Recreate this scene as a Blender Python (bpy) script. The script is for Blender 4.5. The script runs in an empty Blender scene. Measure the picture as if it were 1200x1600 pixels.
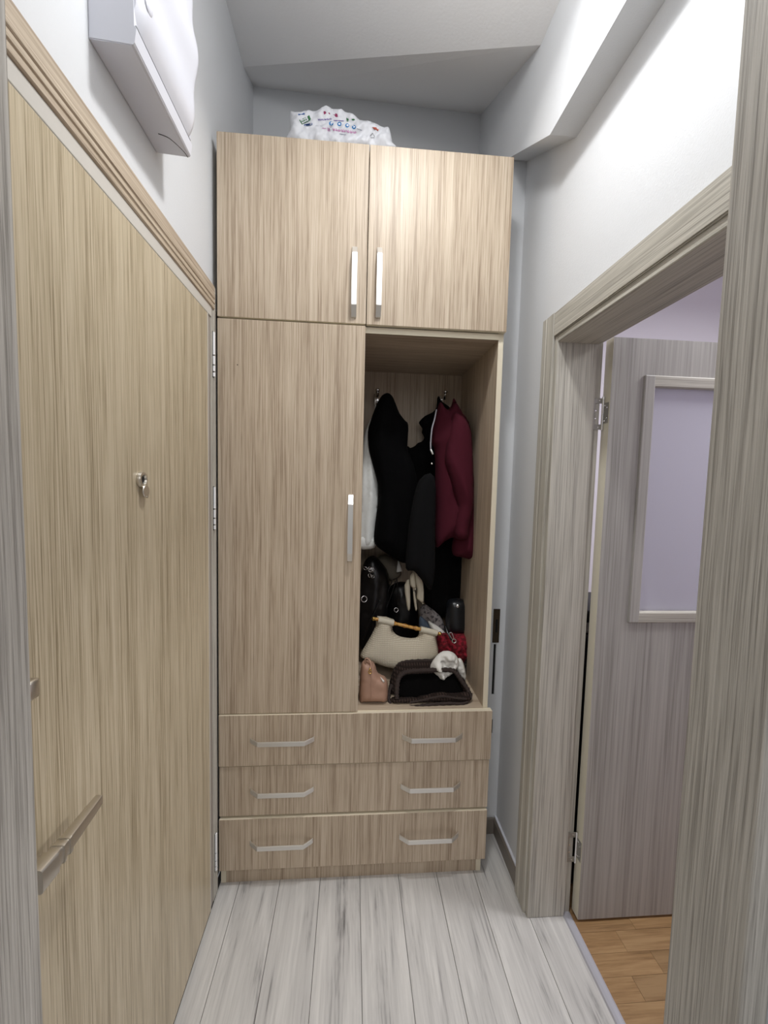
import bpy, bmesh, math, random
from mathutils import Vector, Matrix, noise
from mathutils.geometry import delaunay_2d_cdt
from mathutils.bvhtree import BVHTree

S = bpy.context.scene
COL = S.collection
random.seed(7)

# ------------------------------------------------------------------ camera
F_PX = 644.63
YAW, PITCH, ROLL = 0.0775, 0.0708, 0.0248
EYE = Vector((0.4476, -1.4156, 1.4623))
_f = Vector((math.sin(YAW) * math.cos(PITCH), math.cos(YAW) * math.cos(PITCH), -math.sin(PITCH)))
_r0 = Vector((math.cos(YAW), -math.sin(YAW), 0))
_u0 = _r0.cross(_f)
RIGHT = _r0 * math.cos(ROLL) + _u0 * math.sin(ROLL)
UP = -_r0 * math.sin(ROLL) + _u0 * math.cos(ROLL)
FWD = _f
cam_d = bpy.data.cameras.new('camera')
cam_d.sensor_fit = 'HORIZONTAL'
cam_d.sensor_width = 36
cam_d.lens = 36 * F_PX / 1200
cam_d.clip_start = 0.02
cam = bpy.data.objects.new('camera', cam_d)
m = Matrix((RIGHT, UP, -FWD)).transposed().to_4x4()
m.translation = EYE
cam.matrix_world = m
COL.objects.link(cam)
S.camera = cam

# ------------------------------------------------------------------ light
S.view_settings.view_transform = 'Standard'
S.view_settings.look = 'None'
S.view_settings.gamma = 1
S.view_settings.use_curve_mapping = False
S.view_settings.exposure = 0.34
world = bpy.data.worlds.new('world')
S.world = world
world.use_nodes = True
world.node_tree.nodes['Background'].inputs[0].default_value = (0.98, 0.98, 1.0, 1)
world.node_tree.nodes['Background'].inputs[1].default_value = 0.2


def lamp(name, kind, loc, power, color=(1, 1, 1), size=.05, rot=(0, 0, 0)):
    d = bpy.data.lights.new(name, kind)
    d.energy = power
    d.color = color
    if kind == 'AREA':
        d.size = size
    else:
        d.shadow_soft_size = size
    o = bpy.data.objects.new(name, d)
    o.location = loc
    o.rotation_euler = rot
    COL.objects.link(o)
    return o


hall = lamp('hall_light', 'AREA', (0.62, -0.60, 2.86), 6.4, (1.0, 1.0, 0.99), .13)
hall.data.shape = 'DISK'
lamp('hall_fill', 'POINT', (0.62, -0.60, 2.80), 3.8, (1.0, 1.0, 0.99), .07)  # added point light beside the hall lamp, lifts the ceiling and upper walls
hall.data.spread = math.radians(146)
lamp('near_room_fill', 'AREA', (0.5, -2.4, 2.35), 18, (1.0, 0.985, 0.96), 1.3)  # added soft fill behind the camera for wardrobe front and floor
lamp('room_light', 'AREA', (2.3, -0.45, 2.55), 22, (1.0, 1.0, 1.0), .5)

# ------------------------------------------------------------------ helpers


def at(px, py, y):
    d = RIGHT * ((px - 600) / F_PX) - UP * ((py - 800) / F_PX) + FWD
    return EYE + d * ((y - EYE.y) / d.y)


def lin(r, g, b):
    f = lambda c: ((c / 255) / 12.92) if c / 255 < .04045 else (((c / 255) + .055) / 1.055) ** 2.4
    return (f(r), f(g), f(b), 1)


ORG = {}


def empty(name, loc, label=None, cat=None, group=None, kind=None):
    o = bpy.data.objects.new(name, None)
    o.empty_display_size = .05
    o.location = loc
    COL.objects.link(o)
    ORG[o.name] = Vector(loc)
    tag(o, label, cat, group, kind)
    return o


def tag(o, label=None, cat=None, group=None, kind=None):
    if label: o['label'] = label
    if cat: o['category'] = cat
    if group: o['group'] = group
    if kind: o['kind'] = kind
    return o


def obj(name, bm, mats, parent=None, org=None, smooth=False, autosmooth=None):
    """one mesh object; the bmesh is in world coordinates"""
    if parent is not None:
        org = ORG[parent.name]
    elif org is None:
        lo = Vector((min(v.co.x for v in bm.verts), min(v.co.y for v in bm.verts), min(v.co.z for v in bm.verts)))
        hi = Vector((max(v.co.x for v in bm.verts), max(v.co.y for v in bm.verts), max(v.co.z for v in bm.verts)))
        org = Vector(((lo.x + hi.x) / 2, (lo.y + hi.y) / 2, lo.z))
    org = Vector(org)
    for v in bm.verts:
        v.co -= org
    me = bpy.data.meshes.new(name)
    bm.normal_update()
    bm.to_mesh(me)
    bm.free()
    for mm in (mats if isinstance(mats, (list, tuple)) else [mats]):
        me.materials.append(mm)
    if smooth:
        for p in me.polygons: p.use_smooth = True
    if autosmooth:
        me.shade_smooth() if hasattr(me, 'shade_smooth') else None
        me.set_sharp_from_angle(angle=math.radians(autosmooth))
    o = bpy.data.objects.new(name, me)
    COL.objects.link(o)
    if parent is not None:
        o.parent = parent
    else:
        o.location = org
    ORG[o.name] = org
    return o


def B():
    return bmesh.new()


def box(bm, x0, x1, y0, y1, z0, z1, bevel=0, front=None, seg=2):
    """axis aligned box; front: a direction whose faces keep material 0, the others take 1"""
    r = bmesh.ops.create_cube(bm, size=1)
    vs = r['verts']
    for v in vs:
        v.co = Vector(((x0 + x1) / 2 + v.co.x * (x1 - x0), (y0 + y1) / 2 + v.co.y * (y1 - y0), (z0 + z1) / 2 + v.co.z * (z1 - z0)))
    fs = set(f for v in vs for f in v.link_faces)
    if front is not None:
        fr = Vector(front)
        for f in fs:
            f.normal_update()
            f.material_index = 0 if f.normal.dot(fr) > .5 else 1
    if bevel:
        es = list(set(e for v in vs for e in v.link_edges))
        bmesh.ops.bevel(bm, geom=es, offset=bevel, segments=seg, affect='EDGES', profile=.5, clamp_overlap=True)
    return bm


def extrude_profile(bm, prof, axis, a, b, mat=0):
    """closed 2D profile swept straight along an axis; prof = points in the other two axes (in order)"""
    oth = [i for i in range(3) if i != axis]
    rings = []
    for t in (a, b):
        ring = []
        for p in prof:
            c = [0, 0, 0]
            c[axis] = t; c[oth[0]] = p[0]; c[oth[1]] = p[1]
            ring.append(bm.verts.new(c))
        rings.append(ring)
    n = len(prof)
    fs = []
    for i in range(n):
        fs.append(bm.faces.new((rings[0][i], rings[0][(i + 1) % n], rings[1][(i + 1) % n], rings[1][i])))
    fs.append(bm.faces.new(rings[0])); fs.append(bm.faces.new(list(reversed(rings[1]))))
    for f in fs: f.material_index = mat
    bmesh.ops.recalc_face_normals(bm, faces=fs)
    return bm


def spline(pts, n=8, closed=False):
    P = [Vector(p) for p in pts]
    out = []
    k = len(P)
    rng = range(k) if closed else range(k - 1)
    for i in rng:
        p0 = P[(i - 1) % k] if closed or i > 0 else P[0]
        p1 = P[i]; p2 = P[(i + 1) % k]
        p3 = P[(i + 2) % k] if closed or i + 2 < k else P[-1]
        for j in range(n):
            t = j / n
            out.append(.5 * ((2 * p1) + (p2 - p0) * t + (2 * p0 - 5 * p1 + 4 * p2 - p3) * t * t + (3 * p1 - p0 - 3 * p2 + p3) * t ** 3))
    if not closed: out.append(P[-1])
    return out


def tube(bm, pts, rad, seg=10, closed=False, squash=1.0):
    """round tube along a 3D polyline; rad a number or f(t, i)"""
    P = [Vector(p) for p in pts]
    n = len(P)
    rings = []
    prev = None
    for i in range(n):
        if closed: d = P[(i + 1) % n] - P[(i - 1) % n]
        else: d = P[min(i + 1, n - 1)] - P[max(i - 1, 0)]
        d.normalize()
        if prev is None:
            a = Vector((0, 0, 1)) if abs(d.z) < .9 else Vector((1, 0, 0))
            u = d.cross(a).normalized()
        else:
            u = (prev - d * prev.dot(d)).normalized()
        prev = u
        w = d.cross(u)
        r = rad(i / max(1, n - 1), i) if callable(rad) else rad
        rings.append([bm.verts.new(P[i] + (u * math.cos(2 * math.pi * k / seg) + w * math.sin(2 * math.pi * k / seg) * squash) * r) for k in range(seg)])
    fs = []
    for i in range(n if closed else n - 1):
        A, C = rings[i], rings[(i + 1) % n]
        for k in range(seg):
            fs.append(bm.faces.new((A[k], A[(k + 1) % seg], C[(k + 1) % seg], C[k])))
    if not closed:
        fs.append(bm.faces.new(list(reversed(rings[0])))); fs.append(bm.faces.new(rings[-1]))
    bmesh.ops.recalc_face_normals(bm, faces=fs)
    return bm


def ring_pts(c, r, nrm, n=20):
    nrm = Vector(nrm).normalized()
    a = Vector((0, 0, 1)) if abs(nrm.z) < .9 else Vector((1, 0, 0))
    u = nrm.cross(a).normalized(); w = nrm.cross(u)
    return [Vector(c) + (u * math.cos(2 * math.pi * k / n) + w * math.sin(2 * math.pi * k / n)) * r for k in range(n)]


def lathe(bm, c, axis, prof, seg=28):
    """prof = [(along axis, radius)] revolved about an axis through c"""
    ax = Vector(axis).normalized()
    a = Vector((0, 0, 1)) if abs(ax.z) < .9 else Vector((1, 0, 0))
    u = ax.cross(a).normalized(); w = ax.cross(u)
    rings = []
    for s, r in prof:
        r = max(r, 1e-5)
        rings.append([bm.verts.new(Vector(c) + ax * s + (u * math.cos(2 * math.pi * k / seg) + w * math.sin(2 * math.pi * k / seg)) * r) for k in range(seg)])
    fs = []
    for i in range(len(rings) - 1):
        for k in range(seg):
            fs.append(bm.faces.new((rings[i][k], rings[i][(k + 1) % seg], rings[i + 1][(k + 1) % seg], rings[i + 1][k])))
    fs.append(bm.faces.new(list(reversed(rings[0])))); fs.append(bm.faces.new(rings[-1]))
    bmesh.ops.recalc_face_normals(bm, faces=fs)
    return bm


def band(bm, pts, A, Pd, Wd, o, w, t):
    """flat bar of width w and thickness t bent along a polyline (s along A, p along Pd)"""
    A, Pd, Wd, o = Vector(A), Vector(Pd), Vector(Wd), Vector(o)
    n = len(pts)
    nr = []
    for i in range(n):
        def seg(i0, i1):
            d = Vector((pts[i1][0] - pts[i0][0], pts[i1][1] - pts[i0][1])).normalized()
            return Vector((-d.y, d.x))
        if i == 0: q = seg(0, 1)
        elif i == n - 1: q = seg(n - 2, n - 1)
        else:
            a, b = seg(i - 1, i), seg(i, i + 1)
            q = (a + b).normalized(); q = q / max(.4, q.dot(a))
        nr.append(q)
    rings = []
    for i in range(n):
        s, p = pts[i]
        q = nr[i]
        rg = []
        for sg, ww in ((0, -1), (0, 1), (1, 1), (1, -1)):
            rg.append(bm.verts.new(o + A * (s - q.x * t * sg) + Pd * (p - q.y * t * sg) + Wd * (ww * w / 2)))
        rings.append(rg)
    fs = []
    for i in range(n - 1):
        for k in range(4):
            fs.append(bm.faces.new((rings[i][k], rings[i][(k + 1) % 4], rings[i + 1][(k + 1) % 4], rings[i + 1][k])))
    fs.append(bm.faces.new(rings[0])); fs.append(bm.faces.new(list(reversed(rings[-1]))))
    bmesh.ops.recalc_face_normals(bm, faces=fs)
    bmesh.ops.bevel(bm, geom=list(set(e for f in fs for e in f.edges)), offset=.0009, segments=2, affect='EDGES')
    return bm


def pillow(px, y0, k=0., thick=.1, R=None, res=.011, fold=0., freq=60., shear=0., rough=0., rfreq=25., zmin=None, sm=3,
           zref=None, seed=0, flat_back=False, ymax=None):
    """a soft closed body: outline at depth y0 (leaning back by k), puffed to a real thickness, with folds running down it"""
    P3 = []
    for q in px:
        p = at(q[0], q[1], y0)
        if k:
            zr = zref if zref is not None else p.z
            d = RIGHT * ((q[0] - 600) / F_PX) - UP * ((q[1] - 800) / F_PX) + FWD
            # ray meets y = y0 + k (z - zr)
            t = (y0 - k * zr - EYE.y + k * EYE.z) / (d.y - k * d.z)
            p = EYE + d * t
        P3.append(p)
    out = [Vector((p.x, p.z)) for p in P3]
    if zmin is not None:
        out = [Vector((p.x, max(p.y, zmin))) for p in out]
    if sm: out = [Vector((v.x, v.y)) for v in spline([(p.x, p.y, 0) for p in out], sm, True)]
    n = len(out)
    # interior points
    xs = [p.x for p in out]; ys = [p.y for p in out]
    rnd = random.Random(seed)

    def dist(p):
        d = 1e9
        for i in range(n):
            a, b = out[i], out[(i + 1) % n]
            ab = b - a
            L = ab.length_squared
            t = 0 if L < 1e-14 else max(0, min(1, (p - a).dot(ab) / L))
            d = min(d, (p - a - ab * t).length)
        return d

    def inside(p):
        c = False
        for i in range(n):
            a, b = out[i], out[(i + 1) % n]
            if (a.y > p.y) != (b.y > p.y) and p.x < (b.x - a.x) * (p.y - a.y) / (b.y - a.y) + a.x: c = not c
        return c
    pts = list(out)
    y = min(ys)
    row = 0
    while y < max(ys):
        x = min(xs) + (res / 2 if row % 2 else 0)
        while x < max(xs):
            p = Vector((x + rnd.uniform(-.2, .2) * res, y + rnd.uniform(-.2, .2) * res))
            if inside(p) and dist(p) > res * .45: pts.append(p)
            x += res
        y += res * .87; row += 1
    V, E, Fc, *_ = delaunay_2d_cdt(pts, [(i, (i + 1) % n) for i in range(n)], [], 1, 1e-6)
    T = thick / 2
    ds = [dist(p) for p in V]
    if R is None: R = max(1e-4, min(max(ds), T * 1.6))
    bm = B()
    ph = seed * 1.7
    fr, bk = [], []
    for p, d in zip(V, ds):
        yp = y0 + (k * (p.y - (zref if zref is not None else p.y)) if k else 0)
        e = min(d / R, 1)
        h = T * math.sqrt(max(0, 1 - (1 - e) ** 2))
        w = 0
        if fold:
            s = p.x + shear * p.y
            w += fold * e * (math.sin(freq * s + ph + 1.3 * math.sin(5 * p.y + ph)) + .5 * math.sin(freq * 1.9 * s + 2 * ph + 2 * math.sin(9 * p.y)))
        if rough:
            w += rough * min(1, d / (R * .5)) * noise.fractal(Vector((p.x * rfreq + seed, p.y * rfreq, seed * 3.1)), .8, 2.1, 4)
        if d < 1e-6:
            v = bm.verts.new((p.x, yp, p.y)); fr.append(v); bk.append(v)
        else:
            fr.append(bm.verts.new((p.x, yp - h - w, p.y)))
            yb = yp + (0 if flat_back else h)
            if ymax: yb = min(yb, ymax)
            bk.append(bm.verts.new((p.x, yb + (.0005 if flat_back else 0), p.y)))
    for f in Fc:
        for S_ in (fr, bk):
            q = [S_[i] for i in f]
            if len(set(q)) == 3:
                try: bm.faces.new(q)
                except ValueError: pass
    bmesh.ops.recalc_face_normals(bm, faces=bm.faces[:])
    return bm


# ------------------------------------------------------------------ materials
def new_mat(name):
    mt = bpy.data.materials.new(name)
    mt.use_nodes = True
    return mt, mt.node_tree.nodes, mt.node_tree.links, mt.node_tree.nodes['Principled BSDF']


def plain(name, col, rough=.5, metal=0., bump=0., bscale=200., spec=.5, vary=0., sheen=0.):
    mt, N, L, b = new_mat(name)
    b.inputs['Base Color'].default_value = col
    b.inputs['Roughness'].default_value = rough
    b.inputs['Metallic'].default_value = metal
    b.inputs['Specular IOR Level'].default_value = spec
    if sheen:
        b.inputs['Sheen Weight'].default_value = sheen
    tc = N.new('ShaderNodeTexCoord')
    nz = N.new('ShaderNodeTexNoise')
    nz.inputs['Scale'].default_value = bscale
    nz.inputs['Detail'].default_value = 4
    L.new(tc.outputs['Object'], nz.inputs['Vector'])
    if vary:
        mx = N.new('ShaderNodeMix'); mx.data_type = 'RGBA'
        mx.inputs['A'].default_value = tuple(c * (1 - vary) for c in col[:3]) + (1,)
        mx.inputs['B'].default_value = tuple(min(1, c * (1 + vary)) for c in col[:3]) + (1,)
        L.new(nz.outputs['Fac'], mx.inputs['Factor'])
        L.new(mx.outputs['Result'], b.inputs['Base Color'])
    if bump:
        bp = N.new('ShaderNodeBump')
        bp.inputs['Strength'].default_value = bump
        bp.inputs['Distance'].default_value = .002
        L.new(nz.outputs['Fac'], bp.inputs['Height'])
        L.new(bp.outputs['Normal'], b.inputs['Normal'])
    return mt


def wood(name, dark, mid, light, axis='z', fine=330., broad=40., rough=.45, bump=.15, stretch=.013, spec=.4, wave=.0, contrast=1., per_object=True):
    """straight-grained wood laminate, grain running along an axis"""
    mt, N, L, b = new_mat(name)
    tc = N.new('ShaderNodeTexCoord')
    vec = tc.outputs['Object']
    if per_object:
        oi = N.new('ShaderNodeObjectInfo')
        ml = N.new('ShaderNodeMath'); ml.operation = 'MULTIPLY'; ml.inputs[1].default_value = 7.3
        L.new(oi.outputs['Random'], ml.inputs[0])
        ad = N.new('ShaderNodeVectorMath'); ad.operation = 'ADD'
        L.new(vec, ad.inputs[0]); L.new(ml.outputs[0], ad.inputs[1])
        vec = ad.outputs[0]
    if wave:   # slow wander of the grain
        nw = N.new('ShaderNodeTexNoise'); nw.inputs['Scale'].default_value = 2.2; nw.inputs['Detail'].default_value = 1
        L.new(vec, nw.inputs['Vector'])
        sc = N.new('ShaderNodeVectorMath'); sc.operation = 'SCALE'; sc.inputs['Scale'].default_value = wave
        L.new(nw.outputs['Color'], sc.inputs[0])
        a2 = N.new('ShaderNodeVectorMath'); a2.operation = 'ADD'
        L.new(vec, a2.inputs[0]); L.new(sc.outputs[0], a2.inputs[1])
        vec = a2.outputs[0]

    def nz(scale, st, detail, rgh=.6):
        mp = N.new('ShaderNodeMapping')
        s = [scale] * 3
        s['xyz'.index(axis)] = scale * st
        mp.inputs['Scale'].default_value = s
        L.new(vec, mp.inputs['Vector'])
        t = N.new('ShaderNodeTexNoise'); t.inputs['Scale'].default_value = 1; t.inputs['Detail'].default_value = detail
        t.inputs['Roughness'].default_value = rgh
        L.new(mp.outputs[0], t.inputs['Vector'])
        return t.outputs['Fac']
    a = nz(broad, stretch * 1.5, 3)
    c = nz(fine, stretch, 3, .7)
    mx = N.new('ShaderNodeMix'); mx.data_type = 'FLOAT'; mx.inputs[0].default_value = .66
    L.new(a, mx.inputs[2]); L.new(c, mx.inputs[3])
    cr = N.new('ShaderNodeValToRGB')
    e = cr.color_ramp.elements
    h = .13 / contrast
    e[0].position = .5 - h; e[0].color = dark
    e[1].position = .5 + h; e[1].color = light
    k = e.new(.5); k.color = mid
    L.new(mx.outputs[0], cr.inputs[0])
    L.new(cr.outputs[0], b.inputs['Base Color'])
    b.inputs['Roughness'].default_value = rough
    b.inputs['Specular IOR Level'].default_value = spec
    if bump:
        bp = N.new('ShaderNodeBump'); bp.inputs['Strength'].default_value = bump; bp.inputs['Distance'].default_value = .0015
        L.new(c, bp.inputs['Height']); L.new(bp.outputs[0], b.inputs['Normal'])
    return mt


def floor_mat(name, stops, axis='y', broad=30., st=.06, tint=.12, rough=.4, knots=True):
    mt, N, L, b = new_mat(name)
    tc = N.new('ShaderNodeTexCoord')
    oi = N.new('ShaderNodeObjectInfo')
    ml = N.new('ShaderNodeMath'); ml.operation = 'MULTIPLY'; ml.inputs[1].default_value = 23.7
    L.new(oi.outputs['Random'], ml.inputs[0])
    ad = N.new('ShaderNodeVectorMath'); ad.operation = 'ADD'
    L.new(tc.outputs['Object'], ad.inputs[0]); L.new(ml.outputs[0], ad.inputs[1])

    def nz(scale, s_, detail, dist=0.):
        mp = N.new('ShaderNodeMapping')
        s = [scale] * 3
        s['xyz'.index(axis)] = scale * s_
        mp.inputs['Scale'].default_value = s
        L.new(ad.outputs[0], mp.inputs['Vector'])
        t = N.new('ShaderNodeTexNoise'); t.inputs['Scale'].default_value = 1; t.inputs['Detail'].default_value = detail
        t.inputs['Distortion'].default_value = dist; t.inputs['Roughness'].default_value = .65
        L.new(mp.outputs[0], t.inputs['Vector'])
        return t.outputs['Fac']
    a = nz(broad, st, 5, .6)
    c = nz(broad * 6, st * .35, 3)
    mx = N.new('ShaderNodeMix'); mx.data_type = 'FLOAT'; mx.inputs[0].default_value = .35
    L.new(a, mx.inputs[2]); L.new(c, mx.inputs[3])
    cr = N.new('ShaderNodeValToRGB')
    e = cr.color_ramp.elements
    e[0].position, e[0].color = stops[0]
    e[1].position, e[1].color = stops[-1]
    for p, cl in stops[1:-1]:
        q = e.new(p); q.color = cl
    L.new(mx.outputs[0], cr.inputs[0])
    # each board a touch lighter or darker
    rm = N.new('ShaderNodeMapRange'); rm.inputs['To Min'].default_value = 1 - tint; rm.inputs['To Max'].default_value = 1 + tint
    m2 = N.new('ShaderNodeMath'); m2.operation = 'FRACT'
    m3 = N.new('ShaderNodeMath'); m3.operation = 'MULTIPLY'; m3.inputs[1].default_value = 91.7
    L.new(oi.outputs['Random'], m3.inputs[0]); L.new(m3.outputs[0], m2.inputs[0]); L.new(m2.outputs[0], rm.inputs['Value'])
    vm = N.new('ShaderNodeVectorMath'); vm.operation = 'SCALE'
    L.new(cr.outputs[0], vm.inputs[0]); L.new(rm.outputs[0], vm.inputs['Scale'])
    L.new(vm.outputs[0], b.inputs['Base Color'])
    b.inputs['Roughness'].default_value = rough
    bp = N.new('ShaderNodeBump'); bp.inputs['Strength'].default_value = .12; bp.inputs['Distance'].default_value = .001
    L.new(mx.outputs[0], bp.inputs['Height']); L.new(bp.outputs[0], b.inputs['Normal'])
    return mt


def weave(name, c1, c2, sx=210., rough=.8, bump=.6):
    """coarse basket-woven cloth: crossing threads"""
    mt, N, L, b = new_mat(name)
    tc = N.new('ShaderNodeTexCoord')

    def wv(d):
        w = N.new('ShaderNodeTexWave'); w.wave_type = 'BANDS'; w.bands_direction = d
        w.inputs['Scale'].default_value = sx / 6.28; w.inputs['Distortion'].default_value = .8; w.inputs['Detail'].default_value = 1
        L.new(tc.outputs['Object'], w.inputs['Vector'])
        return w.outputs['Fac']
    mu = N.new('ShaderNodeMath'); mu.operation = 'MULTIPLY'
    L.new(wv('X'), mu.inputs[0]); L.new(wv('Z'), mu.inputs[1])
    mx = N.new('ShaderNodeMix'); mx.data_type = 'RGBA'
    mx.inputs['A'].default_value = c1; mx.inputs['B'].default_value = c2
    L.new(mu.outputs[0], mx.inputs['Factor'])
    L.new(mx.outputs['Result'], b.inputs['Base Color'])
    b.inputs['Roughness'].default_value = rough
    b.inputs['Specular IOR Level'].default_value = .2
    bp = N.new('ShaderNodeBump'); bp.inputs['Strength'].default_value = bump; bp.inputs['Distance'].default_value = .002
    L.new(mu.outputs[0], bp.inputs['Height']); L.new(bp.outputs[0], b.inputs['Normal'])
    return mt


def spots(name, base, spot, scale=60., thr=.55, rough=.7):
    mt, N, L, b = new_mat(name)
    tc = N.new('ShaderNodeTexCoord')
    nz = N.new('ShaderNodeTexNoise'); nz.inputs['Scale'].default_value = scale; nz.inputs['Detail'].default_value = 2
    L.new(tc.outputs['Object'], nz.inputs['Vector'])
    cr = N.new('ShaderNodeValToRGB')
    cr.color_ramp.elements[0].position = thr - .04; cr.color_ramp.elements[0].color = base
    cr.color_ramp.elements[1].position = thr + .04; cr.color_ramp.elements[1].color = spot
    L.new(nz.outputs['Fac'], cr.inputs[0]); L.new(cr.outputs[0], b.inputs['Base Color'])
    b.inputs['Roughness'].default_value = rough
    return mt


M = {}
M['wall'] = plain('white_wall_paint', lin(216, 218, 221), .7, bump=.25, bscale=260., spec=.3)
M['ceiling'] = plain('ceiling_paint', lin(238, 238, 239), .8, bump=.2, bscale=120., spec=.2)
M['lilac'] = plain('lilac_wall_paint', lin(226, 222, 230), .8, bump=.2, bscale=200., spec=.2)
M['beige'] = wood('beige_wood_laminate', lin(147, 128, 108), lin(185, 168, 147), lin(203, 188, 168), 'z', rough=.42, bump=.12)
M['beige_x'] = wood('beige_laminate_across', lin(147, 128, 108), lin(185, 168, 147), lin(203, 188, 168), 'x', rough=.42, bump=.12)
M['beige_door'] = wood('beige_door_laminate', lin(150, 136, 110), lin(192, 178, 151), lin(208, 195, 170), 'z', fine=320, broad=46, rough=.33, contrast=1.15, bump=.1)
M['beige_y'] = wood('beige_casing_laminate', lin(146, 128, 110), lin(186, 170, 150), lin(206, 192, 172), 'y', rough=.45, bump=.12)
M['cream'] = plain('cream_edge_banding', lin(224, 214, 192), .5, vary=.04, bscale=40)
M['grey_z'] = wood('grey_wood_upright', lin(146, 142, 135), lin(184, 180, 170), lin(200, 196, 187), 'z', fine=240, broad=30, rough=.5, bump=.2, wave=.004)
M['grey_y'] = wood('grey_wood_lengthwise', lin(146, 142, 134), lin(182, 178, 168), lin(198, 194, 185), 'y', fine=240, broad=30, rough=.5, bump=.2)
M['grey_x'] = wood('grey_wood_across', lin(146, 142, 134), lin(182, 178, 168), lin(198, 194, 185), 'x', fine=240, broad=30, rough=.5, bump=.2)
M['ridged'] = wood('ridged_grey_ash', lin(128, 124, 118), lin(172, 168, 161), lin(194, 190, 183), 'z', fine=330, broad=150, rough=.55, bump=.8, wave=.008, stretch=.012, contrast=.9)
M['leaf'] = wood('grey_door_leaf', lin(138, 135, 131), lin(164, 161, 157), lin(177, 174, 170), 'z', fine=120, broad=12, rough=.4, bump=.08)
M['leaf_edge'] = plain('pale_edge_banding', lin(220, 214, 196), .5, vary=.03, bscale=30)
M['plank'] = floor_mat('grey_plank', [(.28, lin(98, 96, 95)), (.36, lin(150, 148, 147)), (.44, lin(190, 188, 186)), (.62, lin(212, 210, 207))], 'y', broad=26., st=.09, tint=.04)
M['joint'] = plain('floor_joint', lin(70, 68, 66), .8)
M['parquet'] = floor_mat('oak_parquet', [(.32, lin(110, 82, 53)), (.45, lin(138, 107, 72)), (.58, lin(158, 127, 90))], 'x', broad=24., st=.12, tint=.16)
M['baseboard'] = plain('grey_brown_baseboard', lin(128, 120, 112), .45, vary=.08, bscale=60)
M['threshold'] = plain('pale_grey_threshold', lin(190, 190, 200), .35, metal=.3)
M['steel_white'] = plain('silver_white_painted_steel', lin(206, 202, 195), .4, vary=.02)
M['steel_grey'] = plain('grey_painted_steel', lin(158, 150, 142), .45, vary=.02)
M['nickel'] = plain('brushed_nickel', lin(228, 226, 222), .42, metal=1.)
M['steel'] = plain('dull_steel', lin(168, 166, 160), .5, metal=.8)
M['chrome'] = plain('chrome', lin(225, 225, 225), .12, metal=1.)
M['gold'] = plain('pale_gold_metal', lin(214, 178, 104), .25, metal=1.)
M['satin'] = plain('satin_nickel', lin(214, 209, 200), .33, metal=1.)
M['black'] = plain('black_plastic', lin(14, 14, 15), .5)
M['void'] = plain('dark_recess', lin(20, 17, 15), .9)
M['bronze'] = plain('dark_bronze', lin(72, 60, 48), .4, metal=.7)
M['plastic'] = plain('white_plastic', lin(212, 213, 221), .35, spec=.5)
M['hinge_white'] = plain('white_hinge', lin(240, 240, 240), .35)
M['black_cloth'] = plain('black_cloth', lin(6, 6, 7), .95, bump=.3, bscale=500, spec=.08)
M['black_knit'] = plain('black_knit', lin(11, 11, 12), .95, bump=.8, bscale=300, spec=.1)
M['charcoal'] = plain('black_skirt_cloth', lin(9, 9, 11), .95, bump=.2, bscale=600, spec=.2)
M['maroon'] = plain('maroon_cloth', lin(70, 19, 33), .9, bump=.2, bscale=600, spec=.2, vary=.08)
M['white_cloth'] = plain('white_cotton', lin(226, 228, 226), .85, bump=.2, bscale=500, spec=.2)
M['grey_cord'] = plain('grey_cord', lin(150, 150, 158), .8)
M['leather'] = plain('black_leather', lin(15, 15, 17), .3, bump=.25, bscale=350)
M['pouch'] = plain('smooth_black_leather', lin(22, 24, 28), .32, bump=.1, bscale=400)
M['tan'] = plain('tan_leather', lin(170, 134, 114), .5, bump=.2, bscale=420, vary=.05)
M['cream_cloth'] = plain('cream_cloth', lin(214, 207, 188), .85, bump=.2, bscale=400)
M['taupe'] = plain('taupe_cloth', lin(104, 98, 88), .9, bump=.3, bscale=300)
M['red_fur'] = spots('red_fleece', lin(92, 8, 22), lin(138, 18, 38), 90., .52, .95)
M['sequin'] = spots('black_sequins', lin(18, 17, 16), lin(120, 112, 104), 260., .58, .35)
M['print'] = spots('grey_printed_cloth', lin(128, 122, 122), lin(60, 58, 62), 70., .56, .8)
M['blue_cloth'] = plain('blue_grey_cloth', lin(88, 104, 124), .85, vary=.2, bscale=60)
M['paper'] = plain('white_tissue', lin(232, 230, 224), .8, vary=.03, bscale=50)
M['straw'] = weave('beige_woven_straw', lin(192, 181, 160), lin(228, 220, 203), 290., bump=.7)
M['straw_tab'] = weave('cream_canvas', lin(206, 198, 178), lin(228, 222, 206), 900., bump=.3)
M['bamboo'] = spots('bamboo', lin(168, 112, 44), lin(206, 158, 82), 60., .5, .3)
M['crochet'] = weave('brown_crochet', lin(34, 26, 23), lin(70, 56, 50), 190., rough=.9, bump=1.)
M['brown_rope'] = plain('dark_brown_cord', lin(50, 39, 35), .85, bump=.8, bscale=240, vary=.25)
M['lining'] = plain('dark_brown_lining', lin(8, 7, 7), .95, spec=.08)
M['bag'] = plain('white_plastic_bag', lin(214, 215, 220), .4, spec=.5)
for nm, c in dict(ink_green=(38, 104, 58), ink_blue=(64, 96, 150), ink_sky=(40, 120, 184), ink_plum=(140, 36, 84), ink_violet=(112, 92, 160),
                  ink_pink=(196, 120, 176), ink_red=(176, 84, 66), ink_grey=(140, 144, 160), ink_dark=(54, 60, 70), ink_white=(240, 240, 244)).items():
    M[nm] = plain(nm, lin(*c), .5)

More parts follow.
